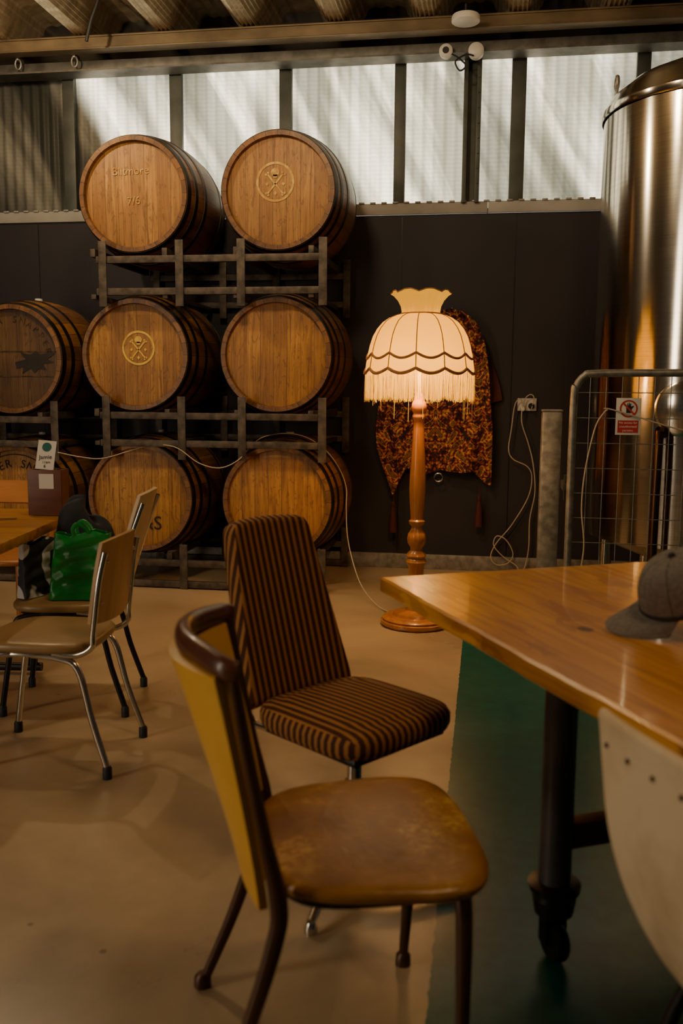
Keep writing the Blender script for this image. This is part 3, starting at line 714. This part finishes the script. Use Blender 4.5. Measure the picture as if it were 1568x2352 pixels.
# cap resting on its peak: peak to the side and down, crown behind it, strap opening raised
F_ = Vector((-.86, -.05, -.36)).normalized(); U_ = Vector((-.10, -.30, 1)); U_ = (U_ - F_ * U_.dot(F_)).normalized(); S_ = U_.cross(F_)
CM = Matrix(((F_.x, S_.x, U_.x, 0), (F_.y, S_.y, U_.y, 0), (F_.z, S_.z, U_.z, 0), (0, 0, 0, 1)))
def dome(u, v):
    a = (u - .5) * 2 * (pi - .0); ph = v * pi / 2 * .99; r = math.cos(ph) ** .62
    return (.100 * r * math.cos(a), .084 * r * math.sin(a), .112 * math.sin(ph) ** 1.05)
def brim(u, v):
    a = (u - .5) * 2.3; reach = .088 * max(0, math.cos(a * 1.2)) ** .6
    x = .100 * math.cos(a) + v * reach; y_ = .084 * math.sin(a) * (1 + .04 * v)
    return (x, y_, .002 - .030 * (y_ / .08) ** 2 * (.15 + .85 * v) - .006 * v)
crown_g = G().slab(dome, 48, 16, .003, CM); brim_g = G().slab(brim, 44, 14, .004, CM)
seams_g = G()
for a in (0, 60, 120, 180, 240, 300):
    a = math.radians(a); seams_g.tube([CM @ (Vector(dome(.5 + a / (2 * pi) if a <= pi else a / (2 * pi) - .5, v / 8)) * 1.01) for v in range(9)], .0012, 5, 1)
seams_g.lathe([(0, .114), (.008, .116), (.006, .120), (0, .121)], 14, CM)
band_g = G().tube([CM @ Vector((.101 * math.cos(a), .085 * math.sin(a), .006)) for a in [2 * pi * i / 28 for i in range(28)]], .0075, 8, 2, True, flat=.35)
# half-moon opening and adjuster strap at the back of the crown
op_g = G().tube([CM @ (Vector(dome(.5 + (pi - .50 * math.cos(t)) / (2 * pi) if math.cos(t) >= 0 else .5 + (-pi - .50 * math.cos(t)) / (2 * pi), .02 + .33 * math.sin(t))) * 1.012) for t in [pi * i / 14 for i in range(15)]], .004, 6, 2)
hole_v = []; hole_f = []
for i in range(15):
    t = pi * i / 14
    for q in (0, 1):
        vv = .02 + .33 * math.sin(t) * q; uu = .5 + (pi - .50 * math.cos(t)) / (2 * pi) if math.cos(t) >= 0 else .5 + (-pi - .50 * math.cos(t)) / (2 * pi)
        hole_v.append(CM @ (Vector(dome(uu, vv)) * 1.02))
for i in range(14): hole_f.append((2 * i, 2 * i + 2, 2 * i + 3, 2 * i + 1))
op_g.add(hole_v, hole_f)
mz = min(min(v.z for v in crown_g.v), min(v.z for v in brim_g.v), min(v.z for v in band_g.v))
cp = thing('baseball_cap', 'grey baseball cap with black strap lying on the table', 'cap', (.46, 2.15, .7515 - mz))
crown_g.obj('cap_crown', CAPG, cp, smooth=60); brim_g.obj('cap_brim', CAPG, cp, smooth=60); seams_g.obj('cap_seams', CAPK, cp); band_g.obj('cap_band', CAPK, cp); op_g.obj('cap_strap', CAPK, cp)

# ------------------------------------------------------------------ golden dining chair
ch = thing('dining_chair', 'golden tan vinyl dining chair with dark wood top rail', 'chair', (-.2, 1.68, 0), math.radians(17))
g = G().cushion(.42, .47, .028, 3.6, .430, .008, 72, taper=lambda x: 1.0 + .10 * x / .2, rnd=.013, M=Matrix.Translation((-.01, .0, 0)))
g.obj('seat', SEATY, ch)
G().cushion(.38, .42, .018, 3.6, .412, 0, 48, M=Matrix.Translation((-.01, .0, 0)), rnd=.01).obj('seat_pan', BLACKM, ch)
def back(u, v, off=0):
    y = (u - .5) * 2; z = .415 + v * .42
    bul = (.030 + .050 * v) * (1 - y * y)
    x = -.212 - .075 * v ** 1.2 - bul - off
    return (x, y * (.190 + .008 * v), z)
G().slab(lambda u, v: back(u, v, .008), 24, 16, .016).obj('backrest', YELLOW, ch, smooth=60)
G().slab(lambda u, v: back(.03 + u * .94, .12 + v * .86, -.012), 24, 12, .02).obj('back_cushion', YELLOW, ch, smooth=60)
rail = [(-.262, -.205, .842), (-.285, -.19, .846), (-.318, -.13, .852), (-.348, -.06, .856), (-.355, 0, .858), (-.348, .06, .856), (-.318, .13, .852), (-.285, .19, .846), (-.262, .205, .842)]
G().tube(rail, [.018, .022, .023, .023, .023, .023, .023, .022, .018], 14, 5, flat=.72).obj('top_rail', DKWOOD, ch)
for q in (-1, 1):
    G().tube([(-.270, q * .200, .845), (-.250, q * .203, .72), (-.220, q * .206, .56), (-.196, q * .208, .44), (-.203, q * .210, .36), (-.26, q * .216, .18), (-.325, q * .222, .02)], [.010, .0105, .012, .016, .0155, .0135, .011], 12, 6, flat=.9).lathe([(.011, .03), (.018, .022), (.019, 0), (0, 0)], 14, Matrix.Translation((-.332, q * .222, 0))).obj('leg', BRONZE, ch)
    G().tube([(.13, q * .17, .415), (.135, q * .195, .38), (.128, q * .225, .18), (.122, q * .24, .02)], [.017, .016, .013, .010], 12, 5).lathe([(.010, .03), (.017, .022), (.018, 0), (0, 0)], 14, Matrix.Translation((.122, q * .24, 0))).obj('leg', BRONZE, ch)

# ------------------------------------------------------------------ striped swivel chair
sc = thing('swivel_chair', 'brown striped corduroy swivel chair on chrome pedestal', 'chair', (-.325, 2.335, 0), math.radians(-37))
G().cushion(.42, .42, .068, 4.5, .412, .010, 80, rnd=.022).obj('seat', STRIPE, sc)
def sback(u, v):
    y = (u - .5) * 2; hw = (.200 - .058 * v); r = 1.0
    if v > .92: r = math.sqrt(max(0, 1 - ((v - .92) / .08) ** 2 * .30))
    if v < .08: r = math.sqrt(max(0, 1 - ((.08 - v) / .08) ** 2 * .12))
    return (-.222 - .155 * v - .014 * (1 - y * y), y * hw * r, .44 + .50 * v - .006 * y * y * v)
def puff(w=40, h=40):
    A = []; g = G()
    for sgn in (1, -1):
        for j in range(h + 1):
            for i in range(w + 1):
                u, v = i / w, j / h
                t = min(min(u, 1 - u) * .36, min(v, 1 - v) * .50); q = min(t / .022, 1)
                th = .028 * math.sqrt(q * (2 - q)) + .004
                A.append(Vector(sback(u, v)) + Vector((1, 0, .25)) * th * sgn)
    n = (w + 1) * (h + 1); fs = []
    for j in range(h):
        for i in range(w):
            a = j * (w + 1) + i; fs += [(a, a + 1, a + w + 2, a + w + 1), (n + a + w + 1, n + a + w + 2, n + a + 1, n + a)]
    for i in range(w): fs += [(i + 1, i, n + i, n + i + 1)]; a = h * (w + 1) + i; fs += [(a, a + 1, n + a + 1, n + a)]
    for j in range(h):
        a = j * (w + 1); fs += [(a, a + w + 1, n + a + w + 1, n + a)]; a += w; fs += [(a + w + 1, a, n + a, n + a + w + 1)]
    return g.add(A, fs)
puff().obj('backrest', STRIPE, sc, smooth=60)
G().box((0, 0, .402), (.34, .34, .02), .006).obj('seat_plate', BLACKM, sc)
for q in (-.15, .15):
    G().tube([(.0, q, .395), (-.18, q, .392), (-.245, q, .395), (-.285, q, .44), (-.295, q * .95, .52), (-.315, q * .9, .60)], .010, 10, 5).obj('back_bracket', CHROME, sc)
G().lathe([(.0, .10), (.026, .10), (.026, .26), (.020, .265), (.020, .392), (0, .392)], 20).obj('pedestal', CHROME, sc)
for i in range(4):
    a = math.radians(-64 + 90 * i); c, s_ = math.cos(a), math.sin(a)
    G().tube([(.02 * c, .02 * s_, .115), (.12 * c, .12 * s_, .10), (.24 * c, .24 * s_, .055), (.315 * c, .315 * s_, .028)], [.018, .016, .013, .011], 10, 4).lathe([(0, 0), (.016, 0), (.016, .016), (.010, .028)], 14, Matrix.Translation((.312 * c, .312 * s_, 0))).obj('foot', CHROME, sc)

# ------------------------------------------------------------------ cream chair at the big table
wc = thing('shell_chair', 'worn cream studded chair tucked against the timber table', 'chair', (.498, 1.335, 0), math.atan2(.456, .89))
def shfn(u, v):
    y = (u - .5) * 2
    if v < .45:
        t = v / .45; x = .20 - .36 * t; z = .42 - .02 * math.sin(t * pi); hw = .20 - .02 * t
        return (x, y * hw, z + .035 * abs(y) ** 3)
    t = (v - .45) / .55; x = -.16 - .085 * math.sin(min(1, t * 1.4) * pi / 2); z = .42 + .385 * t ** 1.15
    hw = .130 + .088 * t
    return (x + .015 * abs(y) ** 2.2, y * hw, z)
G().slab(shfn, 30, 44, .016).obj('shell', SHELL, wc, smooth=60)
rim = [Vector(shfn(i / 24, 1.0)) for i in range(25)]
G().tube(rim, .009, 8, 1).obj('shell_rim', SHELL, wc)
for q in (-.9, -.6, -.3, 0, .3, .6, .9):
    p = Vector(shfn(.5 + q / 2, .95))
    G().lathe([(0, .003), (.0035, .002), (.0048, 0)], 12, Matrix.Translation(p + Vector((-.009, 0, 0))) @ Matrix.Rotation(-pi / 2, 4, 'Y')).obj('stud', BRONZE, wc)
for x_, y_ in ((.15, .16), (.15, -.16), (-.13, .15), (-.13, -.15)):
    G().tube([(x_ * .8, y_ * .8, .405), (x_, y_, .30), (x_ * 1.35, y_ * 1.3, .01)], [.012, .012, .010], 10, 4).obj('leg', BLACKM, wc)

# ------------------------------------------------------------------ cafe chairs by the other table
def diner(label, loc, rz, legm, upm, seatm, backm, zt, zb, lean):
    e = thing('cafe_chair', label, 'chair', loc, rz, group='tubular cafe chairs')
    G().cushion(.40, .40, .035, 3.6, .425, .006, 56, rnd=.015).obj('seat', seatm, e)
    G().tube([(.17 * math.copysign(abs(math.cos(a)) ** .6, math.cos(a)), .17 * math.copysign(abs(math.sin(a)) ** .6, math.sin(a)), .415) for a in [2 * pi * (i + .5) / 16 for i in range(16)]], .010, 8, 2, True).obj('seat_frame', legm, e)
    for q in (-1, 1):
        G().tube([(.05, q * .165, .415), (.13, q * .17, .405), (.17, q * .175, .37), (.20, q * .18, .2), (.225, q * .185, .04)], .0115, 10, 5).obj('leg', legm, e)
        G().lathe([(0, 0), (.016, 0), (.016, .035), (.011, .045)], 12, Matrix.Translation((.226, q * .185, 0))).obj('foot_cap', BLACKP, e)
        G().tube([(.0, q * .165, .412), (-.10, q * .17, .405), (-.165, q * .175, .37), (-.21, q * .18, .2), (-.262, q * .19, .04)], .0115, 10, 5).obj('leg', legm, e)
        G().lathe([(0, 0), (.016, 0), (.016, .035), (.011, .045)], 12, Matrix.Translation((-.263, q * .19, 0))).obj('foot_cap', BLACKP, e)
        G().tube([(-.08, q * .178, .425), (-.16, q * .18, .42), (-.215, q * .18, .45), (-.222, q * .178, .50), (-.215 - lean * .55, q * .172, (zb + zt) / 2), (-.215 - lean, q * .165, zt - .03)], .0105, 10, 5).obj('back_upright', upm, e)
    def bp(u, v):
        y = (u - .5) * 2; z = zb + (zt - zb) * v; w = .185 * (1 - .14 * v ** 3)
        return (-.200 - lean * ((z - .45) / (zt - .45)) - .03 * (1 - y * y), y * w, z + .012 * (1 - y * y) * (v * 2 - 1))
    G().slab(bp, 18, 10, .014).obj('backrest', backm, e, smooth=60)
    for q in (.12, .88):
        for v in (.25, .75):
            p = Vector(bp(q, v)); G().lathe([(0, .005), (.006, .003), (.007, 0)], 10, Matrix.Translation(p + Vector((-.008, 0, 0))) @ Matrix.Rotation(-pi / 2, 4, 'Y')).obj('screw', CHROME, e)
    return e
diner('tan vinyl cafe chair with chrome tube legs and plywood back', (-1.50, 2.96, 0), math.radians(183), CHROME, CHROME, TANV, PLY, .80, .53, .05)
diner('cafe chair with black legs and cream back holding bags', (-1.69, 3.50, 0), math.radians(190), BLACKM, CHROME, TANV, CREAMV, .89, .50, .13)

# ------------------------------------------------------------------ far-left table, box, chair, bags
lt = thing('wooden_table', 'timber cafe table with menu box and cutlery on it', 'table', (-2.19, 3.35, 0), math.radians(8))
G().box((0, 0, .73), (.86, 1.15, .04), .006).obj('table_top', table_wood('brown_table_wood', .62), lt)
for q in (-.45, .45):
    G().tube([(-.3, q, .70), (-.3, q, .03)], .022, 12, 1).tube([(.22, q, .70), (.22, q, .03)], .022, 12, 1).tube([(-.32, q, .03), (.26, q, .03)], .02, 10, 1).obj('trestle', BLACKM, lt)
mb = thing('menu_box', 'red-brown wooden menu box standing on the cafe table', 'box', (-1.905, 3.78, .752), math.radians(6))
G().box((0, 0, .006), (.15, .10, .012)).box((-.07, 0, .10), (.01, .10, .20)).box((.07, 0, .10), (.01, .10, .20)).box((0, -.047, .10), (.15, .008, .20), .002).box((0, .047, .10), (.15, .008, .20)).obj('box_body', BOXW, mb)
G().box((.01, -.053, .15), (.065, .002, .065)).obj('box_sticker', CARD, mb)
cd = thing('table_card', 'white reservation card with round teal mark and handwriting', 'card', (-1.90, 3.735, .955), rot=(math.radians(-14), math.radians(5), math.radians(12)))
G().box((0, 0, .063), (.078, .002, .128), 0).obj('card_sheet', CARD, cd)
G().poly([(.020 * math.cos(a * pi / 12), .098 + .020 * math.sin(a * pi / 12)) for a in range(24)], -.0016, .0003).obj('round_mark', TEAL, cd, smooth=0)
for nm, s_, x_, z_, t_ in (('Jamie', .026, 0, .045, .12), ('11am', .016, .005, .026, .1), ('6', .020, 0, .007, 0)):
    add_text(G(), nm, s_, x_, z_, -.002, tilt=t_).obj('handwriting', INKB, cd, smooth=0)
for i, (px, py, a) in enumerate(((-2.06, 3.55, .4), (-2.10, 3.48, .7))):
    k = thing('table_knife', 'steel table knife lying on the cafe table', 'cutlery', (px, py, .753), a, group='cutlery on the cafe table')
    G().box((.05, 0, .002), (.12, .018, .003), .001).obj('blade', CHROME, k); G().box((-.05, 0, .004), (.09, .012, .007), .003).obj('handle', BLACKP, k)
oc = thing('wooden_chair', 'orange-stained wooden chair pushed under the cafe table', 'chair', (-2.42, 4.28, 0), math.radians(-90))
G().cushion(.40, .42, .028, 4, .44, .0, 48, rnd=.01).obj('seat', ORANGEW, oc)
G().slab(lambda u, v: (-.21 - .07 * v - .025 * (1 - (2 * u - 1) ** 2), (u - .5) * .40, .70 + .11 * v), 14, 8, .018).obj('backrest', ORANGEW, oc, smooth=60)
for q in (-1, 1):
    G().tube([(-.18, q * .17, .0), (-.185, q * .17, .44), (-.25, q * .165, .78)], .014, 10, 4).obj('leg', ORANGEW, oc); G().tube([(.17, q * .17, .0), (.16, q * .17, .44)], .014, 10, 2).obj('leg', ORANGEW, oc)
def bag(name, label, loc, rz, w, d, h, mat, cat, handles=True, lean=0, cr_=.006):
    e = thing(name, label, cat, loc, rz)
    def side(u, v):
        a = u * 2 * pi; c, s_ = math.cos(a), math.sin(a); ww = w / 2 * (1 - .08 * v); dd = d / 2 * (1 - .55 * v)
        x = ww * math.copysign(abs(c) ** .25, c); yy = dd * math.copysign(abs(s_) ** .25, s_)
        tri = lambda q: 2 * abs(q - math.floor(q + .5))   # sharp folds
        cr = cr_ * ((tri(v * 2.2 + x * 7) - .5) * 1.6 + (tri(v * 4.1 - x * 11 + .3) - .5)) * math.sin(v * pi) ** .4
        return (x + lean * v, yy + cr * s_ * 1.3, h * v + (.009 * math.sin(x * 45) + .08 * x) * v)
    G().slab(side, 110, 40, .002).obj('bag_body', mat, e, smooth=20)
    G().cushion(w * .96, d * .94, .006, 5, .001, 0, 40, rnd=.003).obj('bag_base', mat, e)
    if handles:
        for q in (-1, 1):
            G().tube([(lean - w * .12, q * d * .2, h * .95), (lean - w * .14, q * d * .26, h + .02), (lean - .01, q * d * .34, h + .042), (lean + w * .10, q * d * .28, h + .016), (lean + w * .12, q * d * .2, h * .95)], .009, 8, 5, flat=.25).obj('bag_handle', mat, e)
    return e
bag('tote_bag', 'bright green shopping tote standing on the cafe chair seat', (-1.605, 3.43, .467), math.radians(12), .235, .12, .262, GREEN, 'bag', lean=.016, cr_=.008)
t = NT('black_white_print'); nz = t.noise(t.coord((7, 7, 7)), 1, 1, .8)
BW = t.bsdf(t.ramp(nz, [(.49, (.02, .02, .025)), (.51, (.6, .6, .6))]), .6)
bag('carry_bag', 'black and white printed bag beside the green tote', (-1.79, 3.44, .467), math.radians(70), .19, .06, .222, BW, 'bag', False)
bp_ = thing('dark_jacket', 'bundled black jacket stuffed behind the green tote', 'jacket', (-1.65, 3.59, .467), math.radians(8))
def lump(u, v):
    a = u * 2 * pi; ph = v * pi - pi / 2; r = 1 + .05 * math.sin(3 * a + 3 * ph) + .04 * math.sin(7 * a - 4 * ph)
    cp_ = math.cos(ph) ** .45 if math.cos(ph) > 1e-6 else 0
    return (.125 * r * cp_ * math.cos(a), .050 * r * cp_ * math.sin(a), .170 + .170 * math.sin(ph) + (.022 * math.sin(3 * a + 1) - .05 * math.cos(a)) * (1 + math.sin(ph)) / 2)
G().slab(lump, 48, 28, .002).obj('jacket_cloth', DARKCL, bp_, smooth=70)

# ------------------------------------------------------------------ ceiling fittings
for x_, la in ((-.335, 'white round security camera mounted under the steel rail'), (-.135, 'white junction box fixed below the steel rail')):
    isc = x_ < -.2
    e = thing('security_camera' if isc else 'junction_box', la, 'camera' if isc else 'electrical box', (x_, 6.545, 3.57))
    if isc:
        G().lathe([(0, -.02), (.035, -.02), (.045, .015), (.045, .05), (.03, .06), (0, .06)], 24, Matrix.Rotation(pi / 2, 4, 'X')).obj('camera_body', WHITE, e)
        G().lathe([(0, .062), (.022, .062), (.025, .05)], 20, Matrix.Rotation(pi / 2, 4, 'X')).obj('lens', BLACKP, e)
    else:
        G().lathe([(0, -.02), (.05, -.02), (.052, .03), (.04, .04), (0, .04)], 28, Matrix.Rotation(pi / 2, 4, 'X')).obj('box_body', WHITE, e)
cable('black_wire', 'thin black wire coiled between the camera fittings', [(-.30, 6.50, 3.55), (-.25, 6.5, 3.52), (-.20, 6.5, 3.47), (-.24, 6.5, 3.44), (-.27, 6.5, 3.50), (-.20, 6.5, 3.54), (-.15, 6.5, 3.53)], .006, BLACKP)
pd = thing('ceiling_light', 'small round white downlight hanging below the roof deck', 'light', (-.20, 6.25, 3.66))
GLOW = NT('warm_led').bsdf((1, .8, .5), .4, emit=(1, .72, .42), estr=5)
G().lathe([(0, .03), (.085, .03), (.09, .02), (.09, -.008), (.085, -.012)], 36).obj('light_body', WHITE, pd); G().lathe([(0, .0), (.083, .0)], 36).obj('light_lens', GLOW, pd)
G().tube([(0, 0, .03), (0, 0, .10)], .008, 8, 1).obj('stem', DARKST, pd)
for x_ in (-3.40, -2.97):
    e = thing('beam_hook', 'small galvanised shackle hanging from the steel rail', 'hook', (x_, 6.50, 3.64), group='rail shackles')
    G().tube([(.022 * math.cos(a), 0, -.02 + .035 * math.sin(a)) for a in [2 * pi * i / 10 for i in range(10)]], .006, 8, 2, True).box((0, .03, .02), (.02, .09, .03), .004).obj('shackle', GALV, e)
cable('hanging_cord', 'black twisted cord hanging from the roof deck', [(-2.62, 6.15, 3.93), (-2.64, 6.15, 3.85), (-2.68, 6.15, 3.76), (-2.71, 6.15, 3.66), (-2.72, 6.15, 3.62)], .012, BLACKP)

# ------------------------------------------------------------------ lights
def area(name, loc, target, size, size_y, energy, color):
    l = bpy.data.lights.new(name, 'AREA'); l.shape = 'RECTANGLE'; l.size = size; l.size_y = size_y; l.energy = energy; l.color = color
    o = bpy.data.objects.new(name, l); COL.objects.link(o); o.location = loc
    d = Vector(target) - Vector(loc); o.rotation_euler = d.to_track_quat('-Z', 'Y').to_euler(); return o
area('open_doorway_daylight', (-4.4, -.5, 1.9), (0, 4.0, 1.9), .6, 3.4, 68, (1, .84, .62))
area('warm_fill', (-1.3, 3.6, 3.70), (-1.8, 5.8, 1.9), .4, .25, 32, (1, .76, .46))  # unseen area light added to warm the barrel fronts
area('warm_fill', (1.0, 1.2, 3.68), (.3, 2.6, 0), .5, .3, 21, (1, .68, .36))  # second unseen warm light, added as fill over the table
def point(loc, e, col, r=.08):
    l = bpy.data.lights.new('added_roof_light', 'POINT'); l.energy = e; l.color = col; l.shadow_soft_size = r
    o = bpy.data.objects.new('added_roof_light', l); COL.objects.link(o); o.location = loc
point((-3.0, 4.85, 3.50), 72, (1, .78, .48), .045); point((.2, 5.5, 3.66), 3.5, (1, .74, .42))  # unseen points added under the roof to light deck and floor
s = bpy.data.lights.new('sun', 'SUN'); s.energy = 26; s.angle = math.radians(4); s.color = (1, .96, .88)
so_ = bpy.data.objects.new('sun', s); COL.objects.link(so_); so_.rotation_euler = Vector((.25, -1, -.62)).to_track_quat('-Z', 'Y').to_euler()
w = bpy.data.worlds.new('world'); bpy.context.scene.world = w; w.use_nodes = True
bgn = w.node_tree.nodes['Background']; bgn.inputs[0].default_value = (.68, .66, .62, 1); bgn.inputs[1].default_value = .035

# ------------------------------------------------------------------ camera
f = 2100; p = math.atan(276 / f)
cam = bpy.data.cameras.new('camera'); cam.sensor_fit = 'VERTICAL'; cam.sensor_height = 36; cam.sensor_width = 24; cam.lens = f / 2352 * 36
cam.dof.use_dof = True; cam.dof.focus_distance = 5.2; cam.dof.aperture_fstop = 2.8; cam.clip_start = .05
co = bpy.data.objects.new('camera', cam); COL.objects.link(co); co.location = (0, 0, 1.3)
R = Matrix.Rotation(math.radians(8.9), 4, 'Z') @ Matrix.Rotation(pi / 2 - p, 4, 'X') @ Matrix.Rotation(math.radians(.45), 4, 'Z')
co.rotation_euler = R.to_euler()
bpy.context.scene.camera = co
